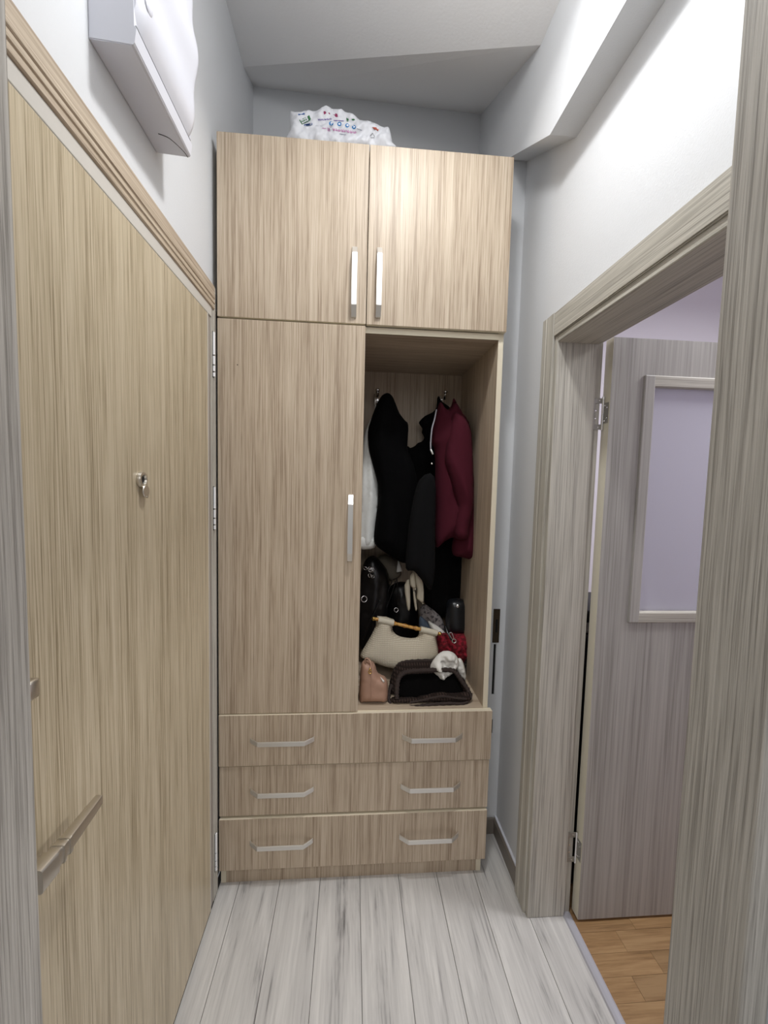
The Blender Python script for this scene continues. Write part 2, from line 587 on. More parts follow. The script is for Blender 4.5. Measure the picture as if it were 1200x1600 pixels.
# frosted pane: light comes through it, nothing can be made out behind
mt, N, L, b = new_mat('frosted_glass')
b.inputs['Base Color'].default_value = lin(222, 221, 230)
b.inputs['Roughness'].default_value = .55
tr = N.new('ShaderNodeBsdfTranslucent'); tr.inputs[0].default_value = lin(226, 225, 234)
ms = N.new('ShaderNodeMixShader'); ms.inputs[0].default_value = .55
L.new(b.outputs[0], ms.inputs[1]); L.new(tr.outputs[0], ms.inputs[2])
L.new(ms.outputs[0], N['Material Output'].inputs[0])
M['frost'] = mt

# ------------------------------------------------------------------ room shell
def struct(name, bm, mat, **k):
    o = obj(name, bm, mat, **k)
    o['kind'] = 'structure'
    return o


XL, XR, YB, YN = -.02, 1.08, .56, -.92     # hall: left wall, right wall, back wall, near wall
ZT = 3.4
# left wall with the opening of the entrance door
bm = B()
box(bm, XL - .2, XL, -.02, YB, 0, ZT)
box(bm, XL - .2, XL, -1.06, -.02, 2.05, ZT)
box(bm, XL - .2, XL, -1.3, -1.06, 0, ZT)
struct('wall_left', bm, M['wall'])
bm = B(); box(bm, XL - .2, 1.2, YB, YB + .12, 0, ZT)
struct('wall_back', bm, M['wall'])
# right wall round the inner doorway
bm = B()
box(bm, XR, 1.20, -.135, YB, 0, ZT)
box(bm, XR, 1.20, -.92, -.135, 1.95, ZT)
box(bm, XR, 1.20, -1.06, -.92, 0, ZT)
struct('wall_right', bm, M['wall'])
# near wall with the doorway the camera looks through
bm = B()
box(bm, XL - .2, .05, -1.05, YN, 0, ZT)
box(bm, .93, 1.2, -1.05, YN, 0, ZT)
box(bm, .05, .93, -1.05, YN, 2.12, ZT)
struct('wall_near', bm, M['wall'])
# pilaster in the corner, with its slots
bm = B()
box(bm, 1.003, 1.036, .19, YB, 0, ZT)
box(bm, 1.047, XR, .19, YB, 0, ZT)
for a, c in ((0, .435), (.495, .60), (.815, ZT)):
    box(bm, 1.036, 1.047, .19, YB, a, c)
box(bm, 1.036, 1.047, .24, YB, .43, .82)
struct('wall_corner', bm, M['wall'])
# box beam along the top of the right wall, its underside climbing at the back
bm = B()
prof = [(YN, 2.483), (-.18, 2.483), (YB, 2.89), (YB, ZT), (YN, ZT)]
extrude_profile(bm, prof, 0, 1.0, XR)
struct('beam', bm, M['wall'])
# ceiling: a plane tilted across the hall, breaking into a steeper one towards the back
bm = B()
zc = lambda x: 2.82 + (1.0 - x) * .284
A = [bm.verts.new(p) for p in ((1.25, -1.05, zc(1.25)), (1.25, -.206, zc(1.25)), (1.0, -.083, 2.82), (XL, .40, zc(XL)), (-.25, .51, zc(-.25)), (-.25, -1.05, zc(-.25)))]
C = [bm.verts.new(p) for p in ((-.25, .60, 3.215), (XL, .60, 3.20), (1.0, .60, 3.175), (1.25, .60, 3.17))]
bm.faces.new(A)
bm.faces.new((A[3], C[1], C[0], A[4])); bm.faces.new((A[2], C[2], C[1], A[3])); bm.faces.new((A[1], C[3], C[2], A[2]))
r = bmesh.ops.extrude_face_region(bm, geom=bm.faces[:])
for e in r['geom']:
    if isinstance(e, bmesh.types.BMVert): e.co.z += .35
bmesh.ops.recalc_face_normals(bm, faces=bm.faces[:])
struct('ceiling', bm, M['ceiling'])

# floor of grey planks
bm = B(); box(bm, -.02, 1.215, -2.3, YB, -.05, -.006)
fl = struct('floor', bm, M['joint'])
edges = [-.004, .066, .211, .357, .502, .646, .790, .933, 1.076, 1.197]
for i in range(len(edges) - 1):
    bm = B()
    yj = [-2.3, -1.35 + .21 * ((i * 5) % 4), YB]
    ys = [(-2.3, YB)]
    box(bm, edges[i] + .0007, edges[i + 1] - .0007, -2.3, YB, -.006, 0, bevel=.0009, seg=1)
    obj('plank', bm, M['plank'], fl)
# oak parquet of the room behind the inner doorway
bm = B(); box(bm, 1.2, 3.2, -1.7, 1.0, -.05, -.006)
pf = struct('floor_2', bm, M['joint'])
tpl = {}
rw = random.Random(3)
for j in range(16):
    y0 = -1.02 + j * .062
    x = 1.222 - rw.uniform(0, .2)
    while x < 2.0:
        x1 = x + .29
        bm = B(); box(bm, max(x, 1.22) + .0004, min(x1, 2.1) - .0004, y0 + .0004, y0 + .0616, -.006, 0)
        if x1 > 1.25: obj('plank', bm, M['parquet'], pf)
        else: bm.free()
        x = x1
bm = B(); box(bm, 2.1, 3.2, -1.7, 1.0, -.006, -.0005); box(bm, 1.22, 2.1, -1.7, -1.02, -.006, -.0005); box(bm, 1.22, 2.1, -.02, 1.0, -.006, -.0005)
obj('parquet_field', bm, M['parquet'], pf)
# threshold strip
bm = B()
extrude_profile(bm, [(1.193, 0), (1.197, .004), (1.205, .006), (1.215, .006), (1.221, .003), (1.222, -.004), (1.193, -.004)], 1, -.92, -.135)
struct('trim_4', bm, M['threshold'])
# room behind: lilac walls and ceiling
bm = B(); box(bm, 1.2, 3.3, .95, 1.05, 0, 2.75); struct('wall_room_back', bm, M['lilac'])
bm = B(); box(bm, 3.2, 3.3, -1.7, .95, 0, 2.75); struct('wall_room_right', bm, M['lilac'])
bm = B(); box(bm, 1.2, 3.3, -1.8, -1.7, 0, 2.75); struct('wall_room_near', bm, M['lilac'])
bm = B(); box(bm, 1.2, 3.3, -1.8, 1.05, 2.75, 2.85); struct('ceiling_2', bm, M['ceiling'])
bm = B(); box(bm, 1.2, 1.206, -.135, .95, 0, 2.75); box(bm, 1.2, 1.206, -1.7, -.92, 0, 2.75); box(bm, 1.2, 1.206, -.92, -.135, 1.96, 2.75)
struct('wall_room_left', bm, M['lilac'])

# baseboard
bm = B()
extrude_profile(bm, [(XR, 0), (XR - .013, 0), (XR - .013, .058), (XR - .008, .066), (XR, .066)], 1, -.06, .19)
struct('baseboard_right', bm, M['baseboard'])
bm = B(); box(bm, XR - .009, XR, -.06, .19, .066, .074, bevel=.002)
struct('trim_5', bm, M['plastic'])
bm = B(); box(bm, 1.0, XR - .013, .178, .19, 0, .066, bevel=.002)
struct('baseboard_corner', bm, M['baseboard'])

# strike plate on the pilaster
pl = empty('strike_plate', (1.043, .19, .82), 'dark bronze metal plate set upright in the white wall right of the wardrobe', 'metal plate')
bm = B(); box(bm, 1.029, 1.056, .1865, .192, .822, .962, bevel=.001); obj('plate', bm, M['bronze'], pl)
bm = B(); box(bm, 1.0385, 1.0475, .1855, .1875, .865, .92, bevel=.0005); obj('latch_hole', bm, M['void'], pl)
for z0, z1 in ((.435, .495), (.60, .815)):
    bm = B(); box(bm, 1.0362, 1.0468, .198, .238, z0, z1); obj('slot_shade', bm, M['void'], pl)  # near-black block filling the recess, its colour stands in for shade

# ------------------------------------------------------------------ entrance door (left)
d1 = empty('door_1', (0, -.53, 0), 'beige woodgrain entrance door along the left side of the hall', 'door', kind='structure')
DY0, DY1 = -1.03, -.088
bm = B(); box(bm, -.05, 0, DY0, DY1, .012, 1.962, bevel=.0015, front=(1, 0, 0))
leaf = obj('leaf', bm, [M['beige_door'], M['steel_white']], d1)
bm = B(); box(bm, -.004, .0012, DY1 - .004, DY1, .012, 1.962); obj('edge_strip', bm, M['steel_white'], d1)
# peephole with its swung cover
c = Vector((0, -.505, 1.456))
bm = B(); lathe(bm, c, (1, 0, 0), [(0, .017), (.004, .0175), (.008, .016), (.0085, .011), (.004, .0095)], 32)
ph = obj('peephole', bm, M['satin'], d1, autosmooth=40)
bm = B(); lathe(bm, c + Vector((.0035, 0, 0)), (1, 0, 0), [(0, .0095), (.001, .0095), (.0014, .006)], 24); obj('lens', bm, M['black'], ph, smooth=True)
bm = B(); lathe(bm, c + Vector((.008, .004, -.024)), (1, 0, 0), [(0, .0125), (.0015, .0135), (.003, .0125), (.0032, .004)], 28)
box(bm, .009, .013, -.502, -.497, 1.4175, 1.4215, bevel=.001)
obj('peephole_cover', bm, M['satin'], ph, autosmooth=40)
# thumb-turn of the lock
bm = B(); box(bm, .0, .013, -.836, -.815, 1.149, 1.177, bevel=.004); obj('lock_knob', bm, M['satin'], d1, autosmooth=50)
# long lever handle with stepped foot
bm = B()
st = [(-.743, .008, .006, .044), (-.765, .009, .007, .045), (-.80, .010, .008, .046), (-.826, .011, .0085, .047), (-.8265, .013, .010, .0475), (-.831, .013, .010, .0475), (-.8315, .0115, .009, .047),
      (-.840, .012, .009, .047), (-.8405, .014, .0105, .0475), (-.844, .014, .0105, .0475), (-.8445, .0125, .009, .047), (-.856, .013, .0095, .047), (-.8565, .016, .0115, .0475), (-.885, .017, .0115, .046)]
rings = []
for (y, hz, tx, xc) in st:
    zc_ = .934
    rg = []
    for q in range(16):
        a = 2 * math.pi * q / 16
        ca, sa = math.cos(a), math.sin(a)
        rg.append(bm.verts.new((xc + tx * math.copysign(abs(ca) ** .35, ca), y, zc_ + hz * math.copysign(abs(sa) ** .35, sa))))
    rings.append(rg)
for i in range(len(rings) - 1):
    for q in range(16):
        bm.faces.new((rings[i][q], rings[i][(q + 1) % 16], rings[i + 1][(q + 1) % 16], rings[i + 1][q]))
bm.faces.new(rings[0]); bm.faces.new(list(reversed(rings[-1])))
bmesh.ops.recalc_face_normals(bm, faces=bm.faces[:])
dh = obj('door_handle', bm, M['satin'], d1, autosmooth=35)
bm = B(); box(bm, 0, .008, -.905, -.862, .86, 1.02, bevel=.0035); obj('back_plate', bm, M['satin'], dh, autosmooth=40)
bm = B(); tube(bm, [(.006, -.872, .934), (.046, -.872, .934)], .009, 16); obj('spindle', bm, M['satin'], dh, autosmooth=40)

# entrance door frame
t1 = empty('trim_1', (0, -.5, 0), 'beige moulded casing and silver steel frame round the entrance door', 'door frame', kind='structure')
bm = B(); box(bm, -.05, -.003, -1.06, -.045, 1.967, 1.996, bevel=.001); obj('steel_lintel', bm, M['steel_white'], t1)
bm = B(); box(bm, -.05, -.006, -.0845, -.046, 0, 1.967, bevel=.001); obj('steel_jamb', bm, M['steel_grey'], t1)
bm = B()
prof = [(XL, 1.996), (-.003, 1.996), (.001, 1.999), (.001, 2.006), (-.0005, 2.008), (-.0005, 2.012), (.002, 2.014), (.002, 2.020), (.0, 2.022), (.0, 2.026), (.0025, 2.029), (.0025, 2.036),
        (.001, 2.039), (.001, 2.066), (-.002, 2.070), (XL, 2.070)]
extrude_profile(bm, prof, 1, -1.3, -.026)
obj('casing_head', bm, M['beige_y'], t1)
bm = B(); box(bm, -.05, -.004, -.046, -.026, 0, 1.996, bevel=.001); box(bm, XL, -.003, -.026, -.006, 0, 2.07, bevel=.001)
obj('casing_side', bm, M['grey_z'], t1)
for zc_, hh in ((1.856, .072), (1.365, .072), (.166, .070)):
    bm = B(); box(bm, -.006, -.003, -.036, -.022, zc_ - hh, zc_ + hh, bevel=.0008)
    hg = obj('hinge', bm, M['black'], t1)
    bm = B()
    for a, c_ in ((.0, .97), (-.42, -.06), (-.72, -.48), (-.95, -.78)):
        tube(bm, [(-.002, -.029, zc_ + hh * a), (-.002, -.029, zc_ + hh * c_)], .0048, 12)
    obj('hinge_barrel', bm, M['hinge_white'], hg, autosmooth=40)

# ------------------------------------------------------------------ near doorway frame (camera stands in it)
t3 = empty('trim_3', (.49, -.98, 0), 'ridged grey wood frame of the near doorway, edging both sides of view', 'door frame', kind='structure')
for x0, x1 in ((.05, .079), (.896, .93)):
    bm = B(); box(bm, x0, x1, -1.024, -.92, 0, 2.12, bevel=.004, seg=3); obj('jamb', bm, M['ridged'], t3)
bm = B(); box(bm, .05, .93, -1.024, -.92, 2.10, 2.13, bevel=.003); obj('head_jamb', bm, M['grey_x'], t3)
for x0, x1 in ((.94, 1.02), (-.03, .05)):
    bm = B(); box(bm, x0, x1, -1.075, -1.05, 0, 2.16, bevel=.004); obj('casing', bm, M['grey_z'], t3)

# ------------------------------------------------------------------ inner doorway frame (right)
t2 = empty('trim_2', (1.07, -.5, 0), 'grey wood casing and jambs round the inner doorway on the right', 'door frame', kind='structure')
CX = 1.060
bm = B()
extrude_profile(bm, [(XR, -.062), (CX + .004, -.062), (CX, -.066), (CX, -.088), (CX + .003, -.092), (CX, -.096), (CX, -.138), (CX + .004, -.142), (XR, -.142)], 2, 0, 2.0)
obj('casing', bm, M['grey_z'], t2)
bm = B()
extrude_profile(bm, [(-.142, 1.925), (-.142, 2.0), (-.92, 2.0), (-.92, 1.925)], 0, CX, XR)
bmesh.ops.bevel(bm, geom=[e for e in bm.edges], offset=.003, segments=2, affect='EDGES')
obj('casing_head', bm, M['grey_y'], t2)
bm = B()
box(bm, 1.066, 1.196, -.160, -.135, 0, 1.93, bevel=.003)
obj('jamb', bm, M['grey_z'], t2)
bm = B(); box(bm, 1.196, 1.2195, -.150, -.135, 0, 1.93, bevel=.002); obj('door_stop', bm, M['grey_z'], t2)
bm = B()
box(bm, 1.066, 1.196, -.92, -.160, 1.905, 1.93, bevel=.003)
box(bm, 1.196, 1.2195, -.92, -.150, 1.915, 1.93, bevel=.002)
obj('head_jamb', bm, M['grey_y'], t2)
bm = B(); box(bm, 1.066, 1.2195, -.92, -.905, 0, 1.905, bevel=.003); obj('jamb', bm, M['grey_z'], t2)

# ------------------------------------------------------------------ inner door, open into the room
LX, LY0, LY1 = 1.232, -.182, -.144
d2 = empty('door_2', (LX, -.163, 0), 'open grey wood inner door with a tall frosted glass pane', 'door', kind='structure')
LXE = 2.02
GX0, GX1, GZ0, GZ1 = 1.366, 1.886, 1.065, 1.782
bm = B()
box(bm, LX, GX0, LY0, LY1, .010, 1.922, front=(0, -1, 0))
box(bm, GX1, LXE, LY0, LY1, .010, 1.922, front=(0, -1, 0))
box(bm, GX0, GX1, LY0, LY1, .010, GZ0, front=(0, -1, 0))
box(bm, GX0, GX1, LY0, LY1, GZ1, 1.922, front=(0, -1, 0))
for f in bm.faces:
    f.normal_update()
    if f.normal.y > .5: f.material_index = 0
obj('leaf', bm, [M['leaf'], M['leaf_edge']], d2)
bm = B(); box(bm, GX0, GX1, -.166, -.160, GZ0, GZ1); obj('frosted_pane', bm, M['frost'], d2)
w_ = .030
bm = B()
fb = LY0 - .008
for (a, c_, e, f_) in ((GX0 - w_, GX0 + .004, GZ0 - w_, GZ1 + w_), (GX1 - .004, GX1 + w_, GZ0 - w_, GZ1 + w_)):
    box(bm, a, c_, fb, -.167, e, f_, bevel=.003)
fz = obj('bead', bm, M['leaf'], d2)
bm = B(); box(bm, GX0 - w_ + .001, GX1 + w_ - .001, fb + .0005, -.167, GZ1 - .004, GZ1 + w_, bevel=.003); box(bm, GX0 - w_ + .001, GX1 + w_ - .001, fb + .0005, -.167, GZ0 - w_, GZ0 + .004, bevel=.003)
obj('bead', bm, M['grey_x'], d2)
for z0, z1 in ((1.646, 1.744), (.19, .296)):
    bm = B()
    zz = (z0 + z1) / 2; hh = (z1 - z0) / 2
    # leaf on the jamb, with the nested window, and leaf on the door edge
    box(bm, 1.1975, 1.2045, -.1525, -.1500, zz - hh, zz + hh, bevel=.0006)
    box(bm, 1.2045, 1.226, -.1525, -.1500, zz + hh * .66, zz + hh, bevel=.0006)
    box(bm, 1.2045, 1.226, -.1525, -.1500, zz - hh, zz - hh * .66, bevel=.0006)
    hg = obj('hinge', bm, M['steel'], d2)
    bm = B(); box(bm, 1.2305, 1.2325, -.178, -.152, zz - hh * .62, zz + hh * .68, bevel=.0006); obj('hinge_leaf', bm, M['steel'], hg)
    bm = B(); tube(bm, [(1.2275, -.1545, zz - hh * 1.02), (1.2275, -.1545, zz + hh * 1.08)], .0042, 14); obj('hinge_pin', bm, M['chrome'], hg, autosmooth=40)
    bm = B()
    for yy, q in ((-.170, .35), (-.170, -.3), (-.160, .5), (-.160, -.46)):
        lathe(bm, (1.2302, yy, zz + hh * q), (-1, 0, 0), [(0, .0026), (.0008, .002)], 10)
    for xx, q in ((1.205, .2), (1.205, -.3), (1.216, .85), (1.216, -.85)):
        lathe(bm, (xx, -.1527, zz + hh * q), (0, -1, 0), [(0, .0026), (.0008, .002)], 10)
    obj('screw', bm, M['chrome'], hg)

# black thing glimpsed through the hinge gap
bc = empty('black_case', (1.42, .12, 0), 'black object glimpsed through the hinge gap behind the open grey door', 'case')
bm = B(); box(bm, 1.235, 1.62, -.06, .22, .0, .945, bevel=.02); obj('body', bm, M['black'], bc, autosmooth=50)
bm = B(); box(bm, 1.25, 1.60, -.04, .20, .945, .985, bevel=.006); obj('collar', bm, M['steel_grey'], bc)
bm = B(); box(bm, 1.24, 1.61, -.05, .21, .985, 1.03, bevel=.008); obj('lid', bm, M['black'], bc, autosmooth=50)

# ------------------------------------------------------------------ white box high on the left wall
wb = empty('wall_box', (XL, -.49, 2.21), 'white plastic box with bulging ribbed front cover, mounted high above the entrance door', 'wall box')
Y0, Y1 = -.613, -.363
bm = B()
extrude_profile(bm, [(XL, 2.212), (.052, 2.208), (.056, 2.211), (.060, 2.238), (.056, 2.240), (.054, 2.60), (XL, 2.60)], 1, Y0, Y1)
bmesh.ops.bevel(bm, geom=[e for e in bm.edges if e.calc_length() > .05], offset=.0015, segments=2, affect='EDGES')
obj('housing', bm, M['plastic'], wb, autosmooth=35)
bm = B()
nu, nv = 26, 30
g = {}
for i in range(nu + 1):
    for j in range(nv + 1):
        y = Y0 + .002 + (Y1 - Y0 - .004) * i / nu
        z = 2.2425 + (2.58 - 2.2425) * j / nv
        t = j / nv
        prof_ = .058 + .020 * math.sin(math.pi * min(1, t * 1.05)) ** .7 + .004 * math.sin(t * math.pi * 5)
        s = abs(2 * i / nu - 1)
        edge = max(0, (s - .86) / .14)
        g[i, j] = bm.verts.new((prof_ - .013 * edge ** 2, y, z))
for i in range(nu):
    for j in range(nv):
        bm.faces.new((g[i, j], g[i + 1, j], g[i + 1, j + 1], g[i, j + 1]))
r = bmesh.ops.extrude_face_region(bm, geom=bm.faces[:])
for e in r['geom']:
    if isinstance(e, bmesh.types.BMVert): e.co.x = .040
bmesh.ops.recalc_face_normals(bm, faces=bm.faces[:])
obj('cover', bm, M['plastic'], wb, autosmooth=40)
bm = B(); box(bm, .05, .0575, Y0 + .004, Y1 - .004, 2.2385, 2.2435); obj('seam', bm, M['void'], wb)
bm = B(); lathe(bm, (.066, Y0 + .022, 2.293), (1, 0, 0), [(0, .012), (.006, .012), (.008, .009), (.0082, .003)], 24); obj('round_button', bm, M['plastic'], wb, autosmooth=40)
bm = B(); tube(bm, spline([(.01, Y1 - .06, 2.2098), (.03, Y1 - .05, 2.2092), (.046, Y1 - .02, 2.2085), (.05, Y1 - .001, 2.2080)], 6), .0008, 6); obj('seam', bm, M['void'], wb)

# ------------------------------------------------------------------ wardrobe
W = .96
wd = empty('wardrobe', (.48, .26, 0), 'tall beige woodgrain built-in wardrobe with open hanging bay and three drawers', 'wardrobe')


def panel(name, x0, x1, y0, y1, z0, z1, parent=wd, edge=True, mat='beige'):
    bm = B()
    box(bm, x0, x1, y0, y1, z0, z1)
    for f in bm.faces:
        f.normal_update()
        f.material_index = 1 if f.normal.y < -.5 and edge else 0
    return obj(name, bm, [M[mat], M['cream']], parent)


panel('side_panel', 0, .018, .020, .52, 0, 2.545)
panel('side_panel', W - .018, W, .020, .52, 0, 2.545)
panel('divider', .463, .481, .020, .50, .646, 1.965)
panel('top_panel', .018, W - .018, .020, .52, 2.527, 2.545)
panel('middle_panel', .018, W - .018, .016, .50, 1.964, 1.984, mat='beige_x')
panel('shelf', .018, W - .018, .012, .50, .626, .646, mat='beige_x')
panel('back_panel', .018, W - .018, .50, .512, .06, 2.527, edge=False)
panel('plinth', .018, W - .018, .0215, .040, 0, .075, edge=False)


def bar_handle(c, axis, length, parent, w=.017):
    """flat trapezoid pull bar: both ends slope back to the front it is screwed to"""
    h = length / 2
    ch, p = .032, .030
    pts = [(-h, 0), (-h + .002, .006), (-h + ch, p), (h - ch, p), (h - .002, .006), (h, 0)]
    bm = B()
    A = Vector((1, 0, 0)) if axis == 'x' else Vector((0, 0, 1))
    Wd = Vector((0, 0, 1)) if axis == 'x' else Vector((1, 0, 0))
    band(bm, pts, A, (0, -1, 0), Wd, c, w, .0045)
    return obj('handle', bm, M['nickel'], parent, autosmooth=30)


def front(name, x0, x1, z0, z1, yf, yb=.0185):
    bm = B()
    box(bm, x0, x1, yf, yb, z0, z1, bevel=.0008, front=(0, -1, 0), seg=1)
    return obj(name, bm, [M['beige'], M['cream']], wd)


du1 = front('door', 0, .4808, 1.9875, 2.5515, 0)
du2 = front('door', .4835, .962, 1.9865, 2.5515, 0)
bar_handle((.4405, 0, 2.118), 'z', .226, du1)
bar_handle((.5215, 0, 2.121), 'z', .226, du2)
dl = front('door', 0, .4808, .6475, 1.9815, 0)
bar_handle((.4425, 0, 1.304), 'z', .232, dl)
bm = B(); lathe(bm, at(371, 570, 0) + Vector((0, .0002, 0)), (0, -1, 0), [(0, .002), (.0006, .0015)], 10); obj('nail_hole', bm, M['void'], dl)
for (z0, z1, yf, x1) in ((.459, .644, -.005, .971), (.271, .4535, .0, .969), (.070, .262, -.005, .968)):
    dr = front('drawer', 0.001, x1, z0, z1, yf)
    zc_ = {.459: .555, .271: .365, .070: .174}[z0]
    bar_handle((.219, yf, zc_), 'x', .224, dr)
    bar_handle((.752, yf, zc_), 'x', .222, dr)

# coat hooks
for (hx, hz) in ((.549, 1.838), (.851, 1.842)):
    bm = B(); box(bm, hx - .011, hx + .011, .494, .5, hz - .028, hz + .028, bevel=.003)
    hk = obj('coat_hook', bm, M['chrome'], wd, autosmooth=40)
    bm = B()
    tube(bm, spline([(hx, .496, hz + .012), (hx, .465, hz + .008), (hx, .438, hz + .004), (hx, .425, hz + .022)], 6), lambda t, i: .006 + .003 * t, 12)
    tube(bm, spline([(hx, .496, hz - .015), (hx, .475, hz - .026), (hx, .458, hz - .026), (hx, .452, hz - .012)], 6), .005, 12)
    lathe(bm, (hx, .424, hz + .024), (0, 0, 1), [(-.002, .008), (.006, .011), (.010, .008)], 16)
    obj('prong', bm, M['chrome'], hk, smooth=True)

# ------------------------------------------------------------------ clothes in the open bay
def soft(name, label, cat, bm, mat, group=None):
    o = obj(name, bm, mat, smooth=True)
    tag(o, label, cat, group)
    return o


ws = soft('white_shirt', 'white shirt hanging at the far left of the open bay, half behind the tall door', 'shirt',
          pillow([(587, 632), (583, 648), (574, 664), (567, 690), (563, 740), (561, 800), (561, 853), (585, 853), (588, 825), (592, 775), (591, 735), (587, 700), (585, 670), (589, 645)], .34, thick=.07, fold=.008, freq=130, seed=1), M['white_cloth'])
obj('cuff', pillow([(561, 838), (586, 837), (585, 856), (561, 857)], .325, thick=.035, seed=2), M['white_cloth'], ws, smooth=True)
bj = soft('black_jacket', 'black jacket hanging from the left chrome hook, narrow at the top', 'jacket',
          pillow([(598, 617), (606, 614), (613, 619), (618, 630), (624, 645), (632, 656), (638, 664), (637, 690), (638, 704), (650, 740), (655, 800), (654, 850), (646, 868), (634, 880), (618, 874), (600, 862), (586, 850), (585, 830), (590, 790), (592, 765), (585, 735), (577, 705), (575, 675), (580, 655), (586, 638), (592, 625)],
                 .30, thick=.15, fold=.013, freq=50, seed=3), M['black_cloth'])
bd = soft('black_cardigan', 'fuzzy edged black cardigan hanging behind the maroon jacket on the right hook', 'cardigan',
          pillow([(686, 619), (690, 627), (700, 634), (712, 650), (720, 700), (725, 800), (730, 870), (729, 900), (726, 935), (716, 962), (700, 964), (685, 964), (672, 955), (662, 938), (656, 910), (648, 885), (636, 868), (628, 760), (634, 701), (641, 700), (648, 697), (653, 692), (659, 690), (663, 684), (659, 676), (660, 670), (656, 664), (655, 659), (664, 650), (676, 644), (682, 636), (683, 622)],
                 .425, thick=.10, fold=.006, freq=60, seed=4, sm=2), M['black_knit'])
sk = soft('black_skirt', 'dark charcoal pointed skirt panel hanging low between the black jacket and maroon jacket', 'skirt',
          pillow([(655, 750), (679, 745), (680, 820), (680, 885), (677, 910), (672, 923), (664, 913), (654, 900), (646, 892), (634, 888), (636, 850), (642, 800)], .20, thick=.06, fold=.004, freq=70, seed=5), M['charcoal'])
mj = soft('maroon_jacket', 'maroon zip jacket hanging from the right chrome hook', 'jacket',
          pillow([(688, 628), (698, 640), (705, 634), (709, 622), (716, 635), (722, 645), (731, 657), (737, 685), (741, 770), (744, 840), (741, 879), (733, 874), (722, 871), (708, 867), (706, 852), (708, 840), (695, 846), (680, 854), (680, 800), (680, 750), (679, 705), (674, 690), (677, 660), (682, 643)],
                 .27, thick=.14, fold=.012, freq=55, shear=-.25, seed=6), M['maroon'])
obj('sleeve', pillow([(708, 645), (722, 649), (733, 665), (738, 700), (740, 760), (739, 795), (733, 822), (730, 842), (711, 840), (711, 812), (715, 792), (708, 765), (699, 735), (695, 716), (700, 680)],
                     .205, thick=.085, fold=.008, freq=48, shear=.5, seed=7), M['maroon'], mj, smooth=True)
bm = B(); tube(bm, spline([at(682, 640, .19), at(679, 655, .185), at(675, 670, .18), at(673, 690, .178), at(673, 702, .178)], 6), .0028, 8); obj('drawstring', bm, M['grey_cord'], mj, smooth=True)
bm = B(); tube(bm, [at(673, 702, .178), at(676.5, 710, .178)], .0032, 8); obj('cord_tip', bm, M['white_cloth'], mj, smooth=True)
bm = B(); lathe(bm, at(674.7, 724.5, .182), (0, -1, 0), [(0, .004), (.002, .0035), (.0022, .001)], 14); obj('snap', bm, M['chrome'], mj, smooth=True)

# ------------------------------------------------------------------ things on the shelf
ZS = .647
# black bags on the left
hb = soft('black_handbag', 'glossy black handbag with metal rings standing at the left of the bay', 'bag',
          pillow([(566, 890), (572, 874), (584, 868), (597, 880), (607, 897), (609, 930), (605, 965), (594, 1010), (566, 1015), (560, 1000), (560, 930)], .40, thick=.11, fold=.006, freq=70, rough=.006, seed=8), M['leather'])
bm = B(); tube(bm, spline([at(594, 938, .338), at(585, 956, .332), at(577, 974, .33), at(568, 1000, .335)], 6), .0055, 10, squash=.5); obj('strap', bm, M['leather'], hb, smooth=True)
bm = B()
tube(bm, ring_pts(at(569, 936, .338), .013, (.4, -1, .2)), .0022, 8, True)
obj('ring', bm, M['chrome'], hb, smooth=True)
bm = B()
rr = random.Random(5)
for q in range(9):
    p = at(569 + rr.uniform(0, 14), 888 + rr.uniform(0, 15), .335)
    tube(bm, ring_pts(p, .006 + rr.uniform(0, .003), (rr.uniform(-1, 1), -1, rr.uniform(-1, 1)), 14), .0015, 6, True)
obj('chain', bm, M['chrome'], hb, smooth=True)
b2 = soft('black_shoulder_bag', 'black leather bag with two long thin straps behind the beige clutch', 'bag',
          pillow([(606, 938), (608, 920), (617, 911), (632, 909), (643, 918), (650, 935), (654, 955), (654, 985), (648, 1015), (609, 1015), (606, 985)], .44, thick=.10, ymax=.498, fold=.004, freq=60, rough=.006, seed=9), M['leather'])
for pts in ([(614, 905), (606, 925), (600, 945), (597, 962)], [(618, 908), (611, 930), (603, 952), (598, 962)], [(620, 905), (622, 930), (621, 946)]):
    bm = B(); tube(bm, spline([at(a, c_, .375) for a, c_ in pts], 5), .0042, 8, squash=.6); obj('strap', bm, M['leather'], b2, smooth=True)
bm = B(); tube(bm, ring_pts(at(619, 953, .375), .009, (0, -1, .3)), .0018, 8, True); obj('ring', bm, M['chrome'], b2, smooth=True)
tb = soft('taupe_bag', 'dull grey taupe cloth bag deep in the shadow below the black jacket', 'bag',
          pillow([(586, 876), (600, 866), (614, 872), (625, 880), (627, 897), (616, 906), (604, 904), (596, 892)], .46, thick=.06, fold=.003, freq=50, seed=10), M['taupe'])
obj('tag', pillow([(622, 872), (629, 893), (619, 895)], .42, thick=.006, sm=1, seed=2), M['white_cloth'], tb, smooth=True)
# cream scarf
sc = soft('cream_scarf', 'cream scarf with pleated ends hanging below the black skirt panel', 'scarf',
          pillow([(645, 890), (652, 898), (661, 911), (662, 942), (657, 940), (651, 934), (652, 922), (648, 905)], .29, thick=.018, fold=.003, freq=260, seed=11, res=.006), M['cream_cloth'])
for pts, yy in (([(632, 914), (640, 904), (641, 925), (641, 951), (637, 953), (634, 935)], .30), ([(641, 900), (648, 894), (650, 918), (649, 922), (645, 918), (641, 914)], .28), ([(645, 915), (648, 922), (650, 935), (652, 951), (649, 954), (646, 935)], .295)):
    obj('fold', pillow(pts, yy, thick=.014, seed=12, res=.006, sm=2), M['cream_cloth'], sc, smooth=True)
